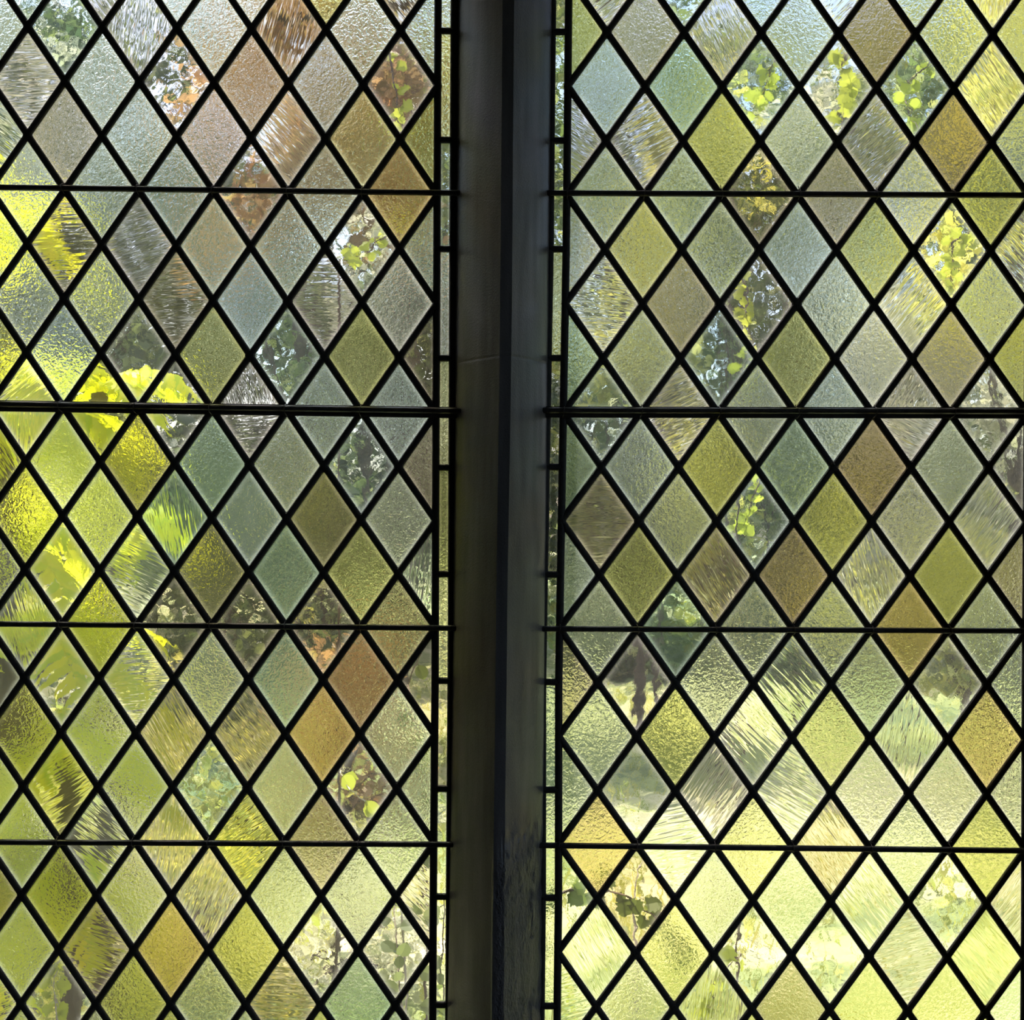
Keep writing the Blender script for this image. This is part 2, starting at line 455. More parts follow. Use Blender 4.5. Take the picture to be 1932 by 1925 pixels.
WLAB = {1: 'leaded lattice window of pale tinted diamond panes, left of the stone mullion',
        2: 'leaded lattice window of pale tinted diamond panes, right of the stone mullion'}
CAME = 6.6 * S
for win in (1, 2):
    root = empty('window_%d' % win, w(*node(win, 2.5, 10.0)))
    tag(root, WLAB[win], 'window', None, 'structure')
    KJ = 3.5           # the row where upper and lower panel meet behind the heavy bar
    for half in (0, 1):
        k0, k1 = (KT, KJ) if half == 0 else (KJ, KB)
        mb = MB()
        Y0, Y1 = GY - 0.0042, GY + 0.0042
        def P(i, k): return w(*node(win, i, k))
        # diagonal cames, each running from crossing to crossing
        k = k0
        ii = [x * 0.5 for x in range(-1, 12)]
        while k < k1 - 0.01:
            for i in ii:
                # crossings sit where 2i and 2k have the same parity
                if (round(2*i) + round(2*k)) % 2 == 0:
                    if i + 0.5 <= 5.5: prof_bar(mb, P(i, k), P(i+0.5, k+0.5), CAME, Y0, Y1)
                    if i - 0.5 >= -0.5: prof_bar(mb, P(i, k), P(i-0.5, k+0.5), CAME, Y0, Y1)
            k += 0.5
        k = k0
        while k <= k1 + 0.01:
            for i in ii:
                if (round(2*i) + round(2*k)) % 2 == 0 and k0 - 0.01 <= k <= k1 + 0.01:
                    solder(mb, P(i, k), (7.6 if i in (-0.5, 5.5) else 9.2)*S*R.uniform(0.92, 1.08), 12.6*S*R.uniform(0.93, 1.07), Y0 - 0.0003, Y1 + 0.0003)
            k += 0.5
        # edge cames, border cames
        nseg = int(round((k1 - k0) * 2))
        for s_ in range(nseg):
            ka, kb = k0 + s_*0.5, k0 + s_*0.5 + 0.5
            for side in (-1, 1):
                ie = 5.5 if side > 0 else -0.5
                prof_bar(mb, P(ie, ka), P(ie, kb), 7.2*S, Y0, Y1)
                xa = strip_x(win, side, ka); xb = strip_x(win, side, kb)
                ya = node(win, ie, ka)[1]; yb = node(win, ie, kb)[1]
                prof_bar(mb, w((xa[1]+xa[2])/2, ya), w((xb[1]+xb[2])/2, yb), 8.6*S, Y0, Y1)
        for side in (-1, 1):
            ie = 5.5 if side > 0 else -0.5
            for kk in range(-1, 11):
                if k0 <= kk <= k1:
                    a = node(win, ie, kk); xs = strip_x(win, side, kk)
                    prof_bar(mb, w(a[0], a[1]), w(xs[2]-side*4, a[1]), 6.4*S, Y0, Y1)
        for ke in (k0, k1):     # the panel's own top and bottom came
            for i in range(6):
                prof_bar(mb, P(i-0.5, ke), P(i+0.5, ke), 7.5*S, Y0, Y1)
            for side in (-1, 1):
                ie = 5.5 if side > 0 else -0.5
                a = node(win, ie, ke); xs = strip_x(win, side, ke)
                prof_bar(mb, w(a[0], a[1]), w(xs[2], a[1]), 7.5*S, Y0, Y1)
        pan = mb.build('leaded_panel', lead, root, smooth=False, origin=w(*node(win, 2.5, k1)))
        # glass
        def cut(poly):
            ya = node(win, 0, k0)[1]; yb = node(win, 5, k0)[1]; xa = node(win, 0, k0)[0]; xb = node(win, 5, k0)[0]
            poly = clip(poly, lambda p: p[1] - (ya + (yb-ya)*(p[0]-xa)/(xb-xa)))
            ya2 = node(win, 0, k1)[1]; yb2 = node(win, 5, k1)[1]; xa2 = node(win, 0, k1)[0]; xb2 = node(win, 5, k1)[0]
            if poly: poly = clip(poly, lambda p: (ya2 + (yb2-ya2)*(p[0]-xa2)/(xb2-xa2)) - p[1])
            return poly
        def clean(poly):
            out = []
            for p in poly:
                if not out or math.hypot(p[0]-out[-1][0], p[1]-out[-1][1]) > 2: out.append(p)
            if len(out) > 2 and math.hypot(out[0][0]-out[-1][0], out[0][1]-out[-1][1]) < 2: out.pop()
            return out
        for k in range(-1, 10):
            cs = PC[win][k].split()
            for i in range(6):
                kc = k + 0.5
                poly = [node(win, i, kc-0.5), node(win, i+0.5, kc), node(win, i, kc+0.5), node(win, i-0.5, kc)]
                if kc + 0.5 <= k0 or kc - 0.5 >= k1: continue
                full = kc - 0.5 >= k0 and kc + 0.5 <= k1
                poly = clean(cut(poly))
                if len(poly) < 3: continue
                pane('glass_quarry' if full else 'half_quarry', poly, cs[i], pan)
        for k in range(-1, 11):
            cs = QC[win].get(k, QC[win][0] if k < 0 else QC[win][9]).split()
            for j in range(7):
                i = j - 0.5
                if k + 0.5 <= k0 or k - 0.5 >= k1: continue
                poly = [node(win, i, k-0.5), node(win, i+0.5, k), node(win, i, k+0.5), node(win, i-0.5, k)]
                if j == 0: poly = [poly[0], poly[1], poly[2]]
                if j == 6: poly = [poly[0], poly[2], poly[3]]
                full = 0 < j < 6 and k - 0.5 >= k0 and k + 0.5 <= k1
                poly = clean(cut(poly))
                if len(poly) < 3: continue
                pane('glass_quarry' if full else 'half_quarry', poly, cs[j], pan)
        for side in (-1, 1):
            cs = SC[(win, side)].split()
            ie = 5.5 if side > 0 else -0.5
            for n_, kk in enumerate(range(-1, 10)):
                a, b = max(kk, k0), min(kk+1, k1)
                if b - a < 0.1: continue
                xa = strip_x(win, side, a); xb = strip_x(win, side, b)
                ya = node(win, ie, a)[1]; yb = node(win, ie, b)[1]
                pane('border_glass', [(xa[0]-side*3, ya), (xa[1]+side*3, ya), (xb[1]+side*3, yb), (xb[0]-side*3, yb)], cs[n_], pan)
    # iron bars on the room side, tied to the lead with twisted wire
    for kbar in (1.5, 3.5, 5.5, 7.5, -0.5, 9.5):
        heavy = kbar == 3.5
        xl = strip_x(win, -1, kbar)[2] - 12; xr = strip_x(win, 1, kbar)[2] + 12
        ya = node(win, -0.5, kbar)[1]; yb = node(win, 5.5, kbar)[1]
        YB = GY - 0.0105
        def bw(x, dy=0): 
            t = (x - node(win, -0.5, kbar)[0]) / (node(win, 5.5, kbar)[0] - node(win, -0.5, kbar)[0])
            return w(x, ya + (yb-ya)*t + dy)
        mb = MB()
        if heavy:
            # a tee-shaped bar: wide flange against the glass, round-edged rib in front
            prof_bar(mb, bw(xl), bw(xr), 10.5*S, GY - 0.0105, GY - 0.0055)
            prof_bar(mb, bw(xl, -2.5), bw(xr, -2.5), 5.4*S, GY - 0.021, GY - 0.0085)
        else:
            prof_bar(mb, bw(xl), bw(xr), 5.3*S, GY - 0.0135, GY - 0.0055)
        bar = mb.build('tee_bar' if heavy else 'saddle_bar', iron, root, smooth=False, origin=bw((xl+xr)/2))
        for i in range(6 if heavy else 6):
            ip = i + 0.5 if i < 5 else -0.5
            c = w(*node(win, ip, kbar)); yf = GY - (0.0225 if heavy else 0.015)
            tb = MB(); r = (9 if heavy else 7.5) * S; dx = R.uniform(-2, 2) * S
            tb.tube([(c.x+dx, GY-0.005, c.z+r+0.002), (c.x+dx*0.5, yf, c.z+r*0.7), (c.x, yf-0.0012, c.z), (c.x-dx, yf, c.z-r*0.7), (c.x-dx, GY-0.005, c.z-r-0.001)], 0.0006, 6)
            tb.tube([(c.x+dx, GY-0.006, c.z+r+0.001), (c.x+dx+R.uniform(-.003, .003), GY-0.010, c.z+r+R.uniform(.003, .007))], 0.0006, 6)
            tb.build('wire_tie', wire, bar, smooth=True, origin=c)

# ------------------------------------------------------------------ mullion (the big stone upright)
def mul_x(arr, py):
    ys = [-160, 650, 1150, 1400, 2100]
    for a in range(4):
        if py <= ys[a+1] or a == 3:
            t = (py - ys[a]) / (ys[a+1] - ys[a]); return arr[a] + (arr[a+1]-arr[a]) * t
ML = [866, 859.5, 855, 852, 841]; NL = [949.5, 943, 936, 933.5, 926]; NR = [971.5, 965, 957, 954.5, 949]; MR = [1043, 1034, 1028, 1026, 1019]
DN = 0.095
def mullion():
    rows = 520; vs = []; fs = []
    cols = None
    ytop, ybot = -160, 2100
    for r in range(rows + 1):
        py = ytop + (ybot - ytop) * r / rows
        z = w(966, py).z
        def X(arr, Y):
            # photo columns hold for the near plane Y
            q = 962.5 + (py - 962.5)          # row on the glass plane
            v = EYE - z
            u = (mul_x(arr, py) - 966) * S
            return (CR*u + SR*v*1.0) * (Y / GY)
        def Xn(arr, Y):
            pyn = 962.5 + (EYE - z) / S * (GY / Y)
            u = (mul_x(arr, pyn) - 966) * S * Y / GY
            return CR*u + SR*(EYE - z)
        yn = GY - DN
        a, b, c, d = Vector((Xn(ML, GY-0.004), GY-0.004, z)), Vector((Xn(NL, yn), yn, z)), Vector((Xn(NR, yn), yn, z)), Vector((Xn(MR, GY-0.004), GY-0.004, z))
        pts = []
        hollow = 0.0
        def seg(p, q, n, bow):
            for t in range(n):
                f = t / n; m = p.lerp(q, f)
                nrm = Vector((-(q-p).y, (q-p).x, 0)).normalized()
                pts.append(m + nrm * (bow * math.sin(math.pi * f)))
        seg(Vector((a.x - 0.0, GY+0.03, z)), a, 2, 0)
        # small arris then the hollowed flank
        seg(a, b, 14, -0.004); seg(b, c, 6, 0); seg(c, d, 26, -0.004); seg(d, Vector((d.x, GY+0.03, z)), 2, 0)
        e = Vector((d.x, GY+0.03, z)); pts.append(e)
        pts += [Vector((c.x, GY+0.12, z)), Vector((b.x, GY+0.12, z))]
        # decay of the stone low on the right flank, joint line above
        out = []
        for i, p in enumerate(pts):
            q = p.copy()
            if 16 <= i <= 50:
                low = min(1, max(0, (py - 1500 + 60 * noise.noise(Vector((p.x*30, 0, z*12)))) / 70))
                right = 1.0 if i >= 21 else 0.35
                n1 = noise.noise(Vector((p.x*120, p.y*120, z*85)))
                n2 = noise.noise(Vector((p.x*55 + 7, p.y*55, z*34)))
                patch = 1.0 if not (1755 < py < 1850) else 0.35
                amt = low * right * patch * (0.0026 * n1 + 0.0030 * n2 - 0.0026 * max(0, n1))
                q += Vector((0.6, -0.8, 0)) * amt
                q += Vector((0.6, -0.8, 0)) * 0.0004 * noise.noise(Vector((p.x*60, p.y*60, z*14)))
            if 2 <= i < 49 and 676 < py < 690 and r % 3 == 0:
                q.y += 0.0008
            out.append(q)
        cols = len(out); vs += out
    for r in range(rows):
        for i in range(cols):
            j = (i + 1) % cols
            fs.append((r*cols+i, (r+1)*cols+i, (r+1)*cols+j, r*cols+j))
    fs.append(tuple(range(cols))); fs.append(tuple(rows*cols + i for i in range(cols))[::-1])
    o = mesh_obj('trim_1', vs, fs, stone)
    me = o.data
    bm = bmesh.new(); bm.from_mesh(me); bmesh.ops.recalc_face_normals(bm, faces=bm.faces); bm.to_mesh(me); bm.free()
    tag(o, 'dark grey stone mullion standing between the two leaded windows, crumbling near its foot', 'mullion', None, 'structure')
mullion()

# ------------------------------------------------------------------ room shell
xL = min(w(strip_x(1, -1, k)[2], 0).x for k in (-1, 10)); xR = max(w(strip_x(2, 1, k)[2], 0).x for k in (-1, 10))
zT = w(966, node(1, 2, KT)[1]).z; zB = w(966, node(1, 2, KB)[1]).z
RX0, RX1, RYB, CH = -2.6, 2.6, -3.2, 3.2
WY0, WY1 = GY - 0.28, GY + 0.02
def sbox(name, dims, mat, label, cat):
    mb = MB(); mb.box(*dims); o = mb.build(name, mat); tag(o, label, cat, None, 'structure'); return o
mb = MB()
mb.box(RX0-0.2, xL+0.005, WY0, WY1, -0.1, CH+0.1); mb.box(xR-0.005, RX1+0.2, WY0, WY1, -0.1, CH+0.1)
mb.box(xL+0.005, xR-0.005, WY0, WY1, zT-0.004, CH+0.1); mb.box(xL+0.005, xR-0.005, WY0, WY1, -0.1, zB+0.004)
o = mb.build('wall_front', plaster); tag(o, 'dark plastered wall around the two leaded windows', 'wall', None, 'structure')
sbox('wall_left', (RX0-0.2, RX0, RYB, WY0, -0.1, CH+0.1), plaster, 'plastered wall on the left side of the room', 'wall')
mb = MB()
SY0, SY1, SZ0, SZ1 = -2.4, 1.1, 0.5, 2.9  # unseen opening, added to bring side light onto the mullion
mb.box(RX1, RX1+0.2, RYB, SY0, -0.1, CH+0.1); mb.box(RX1, RX1+0.2, SY1, WY0, -0.1, CH+0.1)
mb.box(RX1, RX1+0.2, SY0, SY1, -0.1, SZ0); mb.box(RX1, RX1+0.2, SY0, SY1, SZ1, CH+0.1)
o = mb.build('wall_right', plaster); tag(o, 'plastered wall on the right side of the room, with an opening added for side light', 'wall', None, 'structure')
sbox('wall_back', (RX0-0.2, RX1+0.2, RYB-0.2, RYB, -0.1, CH+0.1), plaster, 'plastered wall behind the viewer', 'wall')
sbox('floor', (RX0, RX1, RYB, WY0, -0.1, 0.0), boards, 'dark oak floor of the room', 'floor')
sbox('ceiling', (RX0, RX1, RYB, WY0, CH, CH+0.1), plaster, 'plaster ceiling of the room', 'ceiling')

# ================================================================== GARDEN
def ground():
    n = 60; vs = []; fs = []
    for a in range(n+1):
        for b in range(n+1):
            x = -45 + 90*a/n; y = WY1 + 0.0 + 75*(b/n)**1.5
            z = GROUND + 0.12*noise.noise(Vector((x*0.2, y*0.2, 0))) * min(1, (y-2)/4) + 0.05*noise.noise(Vector((x*0.9, y*0.9, 3)))
            vs.append((x, y, z))
    for a in range(n):
        for b in range(n):
            i = a*(n+1)+b; fs.append((i, i+n+1, i+n+2, i+1))
    o = mesh_obj('ground', vs, fs, lawn_m, smooth=True)
    tag(o, 'sunlit yellow-green lawn running back from the windows', 'lawn', None, 'structure')
ground()

def leaf_quad(mb, c, size, rr, droop=0.0, aspect=0.5):
    d = Vector((rr.gauss(0, 1), rr.gauss(0, 1), rr.gauss(0, 0.7) - droop)).normalized()
    s = d.orthogonal().normalized(); s.rotate(Matrix.Rotation(rr.uniform(0, 6.28), 3, d))
    n = d.cross(s)
    L_ = size; W_ = size * aspect
    a = c; b = c + d*L_*0.45 + s*W_*0.5 + n*W_*0.12; e = c + d*L_; f = c + d*L_*0.45 - s*W_*0.5 + n*W_*0.12
    mb.add([a, b, e, f], [(0, 1, 2), (0, 2, 3)])

def tree(name, label, cat, x, y, h, rad, mat, n, size, seed, group=None, crown_lo=0.15, clusters=40, top_sparse=0.0, trunk_r=0.12, flat=1.0):
    rr = random.Random(seed)
    root = empty(name, (x, y, GROUND)); tag(root, label, cat, group)
    cl = []
    for _ in range(clusters):
        u = rr.random(); zz = crown_lo + (1-crown_lo)*u
        prof = math.sqrt(max(0.03, 1 - ((zz - (crown_lo*0.5+0.42))/0.62)**2))
        a = rr.uniform(0, 6.283); q = math.sqrt(rr.random())
        if top_sparse and rr.random() < top_sparse*max(0, zz-0.5)*2: continue
        cl.append(Vector((math.cos(a)*q*rad*prof, math.sin(a)*q*rad*prof*flat, zz*h)))
    mb = MB(); cr = rad*0.36
    for i in range(n):
        c = cl[rr.randrange(len(cl))]
        p = c + Vector((rr.gauss(0, 1), rr.gauss(0, 1)*flat, rr.gauss(0, 0.75))) * cr * 0.5
        if p.z < 0.02: p.z = rr.uniform(0.02, 0.3)
        leaf_quad(mb, p, size*rr.uniform(0.7, 1.3), rr)
    mb.build('foliage', LM[mat], root)
    t = MB()
    pts = [(0, 0, -0.05)]; k = 6
    for i in range(1, k+1):
        pts.append((rr.gauss(0, 0.02)*h*0.5, rr.gauss(0, 0.02)*h*0.5, h*0.8*i/k))
    t.tube(pts, [trunk_r*(1.15 - i/k) for i in range(k+1)], 9)
    for b in range(7):
        c = cl[rr.randrange(len(cl))]; st = Vector((0, 0, min(h*0.7, max(0.1, c.z*0.55))))
        t.tube([st, st.lerp(c, 0.5) + Vector((0, 0, 0.05*h)), c], [trunk_r*0.4, trunk_r*0.25, trunk_r*0.08], 6)
    t.build('trunk', bark, root)
    return root

def at(px, Y): return (w(px, 962, Y).x, Y)
def hgt(py, Y): return w(966, py, Y).z - GROUND
G1 = 'trees closing the far side of the lawn'
FAR = [ # label, px, Y, top py, radius, mat, count, leaf
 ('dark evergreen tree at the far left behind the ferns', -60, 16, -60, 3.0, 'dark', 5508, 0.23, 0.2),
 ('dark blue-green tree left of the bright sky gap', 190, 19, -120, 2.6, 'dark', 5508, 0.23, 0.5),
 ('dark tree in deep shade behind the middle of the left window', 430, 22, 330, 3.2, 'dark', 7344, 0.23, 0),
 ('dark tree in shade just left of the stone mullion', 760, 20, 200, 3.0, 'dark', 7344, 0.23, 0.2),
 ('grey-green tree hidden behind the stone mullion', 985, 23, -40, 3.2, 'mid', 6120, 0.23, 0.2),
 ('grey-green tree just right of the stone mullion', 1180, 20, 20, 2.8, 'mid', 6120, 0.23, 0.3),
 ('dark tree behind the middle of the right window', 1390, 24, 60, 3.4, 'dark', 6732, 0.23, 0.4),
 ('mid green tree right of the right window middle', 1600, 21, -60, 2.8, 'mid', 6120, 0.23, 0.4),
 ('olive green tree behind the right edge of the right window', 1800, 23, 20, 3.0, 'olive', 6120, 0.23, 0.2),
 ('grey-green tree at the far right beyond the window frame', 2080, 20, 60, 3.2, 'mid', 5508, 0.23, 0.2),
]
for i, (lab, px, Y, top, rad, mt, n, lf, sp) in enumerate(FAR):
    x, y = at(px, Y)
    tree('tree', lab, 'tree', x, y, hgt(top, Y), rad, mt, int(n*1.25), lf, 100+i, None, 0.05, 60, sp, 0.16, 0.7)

x, y = at(560, 12.5)
tree('tree', 'copper-leaved autumn tree high in the left window', 'tree', x, y, hgt(-60, 12.5), 1.25, 'copper', 4200, 0.16, 301, None, 0.62, 34, 0, 0.09)
x, y = at(760, 13.5)
tree('tree', 'olive and gold tree top beside the stone mullion, upper left window', 'tree', x, y, hgt(-40, 13.5), 0.95, 'olive', 2600, 0.15, 302, None, 0.62, 24, 0, 0.08)
x, y = at(1915, 9)
tree('tree', 'bright yellow-leaved tree at the upper right corner', 'tree', x, y, hgt(-150, 9), 0.75, 'yellow', 3400, 0.12, 303, None, 0.50, 30, 0, 0.07)
x, y = at(1210, 11)
tree('tree', 'thin gold-leaved tree just right of the stone mullion', 'tree', x, y, hgt(260, 11), 0.5, 'olive', 900, 0.13, 304, None, 0.5, 16, 0, 0.05)

SAP = [
 ('gold sapling with a loose crown right of the mullion, above the thick iron bar', 1245, 10, 400, 0.42, 'olive', 1000, 0.08),
 ('bright yellow sapling under the thick iron bar, right window', 1335, 9.5, 800, 0.36, 'yellow', 700, 0.07),
 ('sunny yellow sapling right of the right window middle', 1600, 10.5, 880, 0.42, 'yellow', 800, 0.07),
 ('pale leaved sapling glaring high on the right of the right window', 1690, 10, 540, 0.45, 'silver', 900, 0.08),
 ('yellow-green sapling near the top of the right window', 1370, 10.5, 130, 0.38, 'yellow', 450, 0.07),
 ('thin pale sapling high in the right window', 1500, 11, 170, 0.45, 'silver', 600, 0.08),
 ('gold sapling at the right edge, under the thick iron bar', 1830, 9, 930, 0.42, 'olive', 900, 0.07),
 ('light sapling left of the mullion below the top iron bar', 690, 10, 380, 0.34, 'silver', 500, 0.07),
 ('small yellow-green sapling near the middle of the left window', 560, 9.5, 800, 0.30, 'olive', 380, 0.07),
 ('olive sapling in the shade left of the mullion, upper half', 590, 11, 450, 0.40, 'mid', 800, 0.08),
 ('pale green sapling high at the far left', 60, 10, 60, 0.45, 'silver', 500, 0.08),
]
for i, (lab, px, Y, top, rad, mt, n, lf) in enumerate(SAP):
    x, y = at(px, Y); h = hgt(top, Y)
    tree('sapling', lab, 'sapling', x, y, h, rad, mt, n, lf, 500+i, None, max(0.3, 1 - 1.7/h), 20, 0, 0.025)

BUSH = [  # the silver ones are added as bright spots for white glare
 ('pale silvery bush added for a white patch of light on the right', 1650, 17, 620, 1.2, 'silver', 2600, 0.16),
 ('pale silvery bush added for a white patch of light at the far right edge', 1880, 16, 560, 1.1, 'silver', 2400, 0.16),
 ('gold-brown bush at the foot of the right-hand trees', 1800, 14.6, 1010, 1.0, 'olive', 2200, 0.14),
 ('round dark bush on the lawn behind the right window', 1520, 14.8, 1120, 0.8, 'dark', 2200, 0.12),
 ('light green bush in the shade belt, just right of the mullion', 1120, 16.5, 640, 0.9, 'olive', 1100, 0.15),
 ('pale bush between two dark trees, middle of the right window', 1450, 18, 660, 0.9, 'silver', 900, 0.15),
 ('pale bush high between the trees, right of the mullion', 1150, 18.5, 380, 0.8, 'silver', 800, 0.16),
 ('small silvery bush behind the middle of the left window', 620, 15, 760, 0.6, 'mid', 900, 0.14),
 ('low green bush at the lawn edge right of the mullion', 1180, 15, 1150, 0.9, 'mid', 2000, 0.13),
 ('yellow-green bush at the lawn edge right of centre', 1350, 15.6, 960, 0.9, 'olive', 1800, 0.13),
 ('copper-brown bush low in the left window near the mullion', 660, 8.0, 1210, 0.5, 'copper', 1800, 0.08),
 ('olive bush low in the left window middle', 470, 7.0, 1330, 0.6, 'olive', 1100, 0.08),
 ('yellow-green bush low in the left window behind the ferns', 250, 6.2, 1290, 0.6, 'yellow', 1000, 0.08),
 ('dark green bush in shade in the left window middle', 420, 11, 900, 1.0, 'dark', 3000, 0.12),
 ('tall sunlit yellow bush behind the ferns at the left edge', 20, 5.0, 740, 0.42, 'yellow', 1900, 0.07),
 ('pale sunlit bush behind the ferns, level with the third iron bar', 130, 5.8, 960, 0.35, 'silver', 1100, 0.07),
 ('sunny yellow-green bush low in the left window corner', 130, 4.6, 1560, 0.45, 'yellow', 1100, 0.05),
 ('pale bush added for white glints low in the left window by the mullion', 640, 5.2, 1640, 0.45, 'silver', 1100, 0.05),
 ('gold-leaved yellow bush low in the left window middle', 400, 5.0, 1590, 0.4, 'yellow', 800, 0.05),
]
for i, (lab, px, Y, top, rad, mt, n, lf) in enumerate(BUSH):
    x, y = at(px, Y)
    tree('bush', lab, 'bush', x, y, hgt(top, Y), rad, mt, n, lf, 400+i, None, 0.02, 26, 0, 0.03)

# hedge added out of view on the left, darkening the mullion's left flank
hr = random.Random(77); hb = MB()
for _ in range(16000):
    p = Vector((hr.uniform(-6.6, -5.2), hr.uniform(1.9, 9.5), GROUND + hr.uniform(0.02, 4.2)))
    if hr.random() < 0.75: p.x = -5.2 + hr.gauss(0, 0.06)
    leaf_quad(hb, p, hr.uniform(0.10, 0.18), hr)
hroot = empty('hedge', (-5.9, 5.7, GROUND)); tag(hroot, 'tall dark hedge added out of view on the left to darken the left face of the mullion', 'hedge')
ho = hb.build('foliage', LM['dark'], hroot); ho.location = -hroot.location
ht = MB()
for k in range(9): ht.tube([(0, -3.5+k*0.87, -0.05), (0.1, -3.4+k*0.87, 2.0), (0, -3.5+k*0.87, 3.6)], [0.05, 0.04, 0.02], 7)
ht.build('stems', bark, hroot)

# tall grass on the lawn, too many blades to count
def grass():
    rr = random.Random(5); mb = MB()
    for _ in range(16000):
        Y = 3.2 + 11 * rr.random()**1.2; x = rr.uniform(-0.62, 0.66) * Y
        h = rr.uniform(0.05, 0.14) * (1.6 if noise.noise(Vector((x*0.7, Y*0.7, 9))) > 0.1 else 0.8)
        z = GROUND - 0.03
        a = rr.uniform(0, 6.28); d = Vector((math.cos(a), math.sin(a), 0)); lean = d * h * rr.uniform(0.1, 0.7); s = Vector((-d.y, d.x, 0)) * 0.009
        p = Vector((x, Y, z)); h2 = h + 0.06
        mb.add([p - s, p + s, p + lean*0.4 + s*0.8 + Vector((0, 0, h2*0.6)), p + lean + Vector((0, 0, h2))], [(0, 1, 2), (0, 2, 3)])
    o = mb.build('grass', LM['blade']); tag(o, 'long sunlit grass blades growing over the lawn', 'grass', None, 'stuff')
grass()

# ---------------------------------------------------------------- ferns
def frond_mesh(mb, L_, droop, az, lift, rr, npin=20, plen=0.11):
    """one arching frond: rachis plus toothed pinnae on both sides"""
    d = Vector((math.cos(az), math.sin(az), 0)); side = Vector((-d.y, d.x, 0))
    pts = []
    N = 18
    for i in range(N+1):
        t = i / N
        pts.append(d * (L_ * (t*0.92)) + Vector((0, 0, L_*(lift*t - droop*t*t))))
    mb.tube(pts, [0.004*(1.05-t/N) for t in range(N+1)], 5)
    for i in range(npin):
        t = 0.14 + 0.86*(i/(npin-1)); f = t*N; a = min(N-1, int(f)); p = pts[a].lerp(pts[a+1], f-a)
        tan = (pts[a+1]-pts[a]).normalized()
        pl = plen*math.sin(math.pi*min(1, (0.25+0.75*(1-t))))**0.7 * (1.0 if t < 0.9 else 0.6) + 0.012
        for sgn in (-1, 1):
            pd = (side*sgn + tan*0.45 + Vector((0, 0, rr.uniform(-0.35, 0.05)))).normalized()
            pw = pd.cross(side.cross(tan)).normalized(); wd = 0.0095 + 0.05*pl
            n = 7; vs = []; fs = []
            for k in range(n+1):
                s = k/n; c = p + pd*pl*s + Vector((0, 0, -0.35*pl*s*s))
                ww = wd*(1-s)**0.55*(1.0 if k % 2 == 0 else 0.72)
                vs += [c - pw*ww, c + pw*ww]
            for k in range(n): fs.append((2*k, 2*k+1, 2*k+3, 2*k+2))
            mb.add(vs, fs)

def fern(label, px, py, Y, n, L_, seed, plen=0.11, group=None):
    rr = random.Random(seed); c = w(px, py, Y)
    root = empty('fern', (c.x, c.y, GROUND)); tag(root, label, 'fern', group)
    hh = c.z - GROUND
    if hh > 0.35:
        t = MB(); t.tube([(0, 0, -0.03), (0.02, 0, hh*0.5), (0, 0, hh)], [0.022, 0.018, 0.022], 10); t.build('stem', bark, root)
    for i in range(n):
        mb = MB(); az = 2*math.pi*(i + rr.uniform(-.3, .3))/n
        frond_mesh(mb, L_*rr.uniform(0.8, 1.15), rr.uniform(0.55, 1.15), az, rr.uniform(0.35, 1.0), rr, 20, plen)
        me = mb.build('frond', LM['fern'], root)
        me.location = (0, 0, hh)
fern('tall bright fern at the left edge, level with the thick iron bar', 10, 800, 2.75, 13, 0.42, 11, 0.085)
fern('bright fern below the tallest one, lower left of the left window', 40, 1230, 2.9, 13, 0.45, 12, 0.09)
fern('sunlit fern growing right of the tallest fern, behind the thick iron bar', 190, 740, 3.3, 9, 0.30, 13, 0.08)
fern('small fern at the left edge near the top iron bar', -40, 440, 2.9, 10, 0.34, 14, 0.07)
fern('bright fern low on the left, above the lowest iron bar', 130, 1440, 2.6, 10, 0.34, 15, 0.08)

fern('low bright fern at the left edge between the second and third iron bars', -10, 1030, 3.1, 12, 0.42, 16, 0.09)
fern('bright fern at the bottom left corner of the left window', 20, 1640, 2.7, 12, 0.36, 17, 0.08)
fern('sunlit fern behind the others, right of the left edge below the thick iron bar', 200, 1010, 4.0, 12, 0.40, 18, 0.08)

# ---------------------------------------------------------------- leafy sprays close to the glass
def lobed_leaf(mb, p, d, n, size, lobes=True):
    s = d.cross(n).normalized()
    if lobes: out = [(0, 0), (.18, .28), (.10, .52), (.34, .40), (.45, .60), (.60, .36), (.72, .42), (1, 0)]
    else: out = [(0, 0), (.10, .22), (.28, .38), (.50, .42), (.72, .33), (.90, .15), (1, 0)]
    vs = [p]; 
    left = [p + d*size*a + s*size*b + n*size*0.18*b for a, b in out[1:-1]]
    right = [p + d*size*a - s*size*b + n*size*0.18*b for a, b in out[1:-1]]
    mid = [p + d*size*a for a, b in out[1:-1]]; tip = p + d*size - n*size*0.08
    m = len(mid); vs = [p] + mid + left + right + [tip]
    fs = []
    M, Lf, Rt, T = 1, 1+m, 1+2*m, 1+3*m
    fs += [(0, M, Lf), (0, Rt, M)]
    for k in range(m-1):
        fs += [(M+k, M+k+1, Lf+k+1, Lf+k), (M+k, Rt+k, Rt+k+1, M+k+1)]
    fs += [(M+m-1, T, Lf+m-1), (M+m-1, Rt+m-1, T)]
    mb.add(vs, fs)

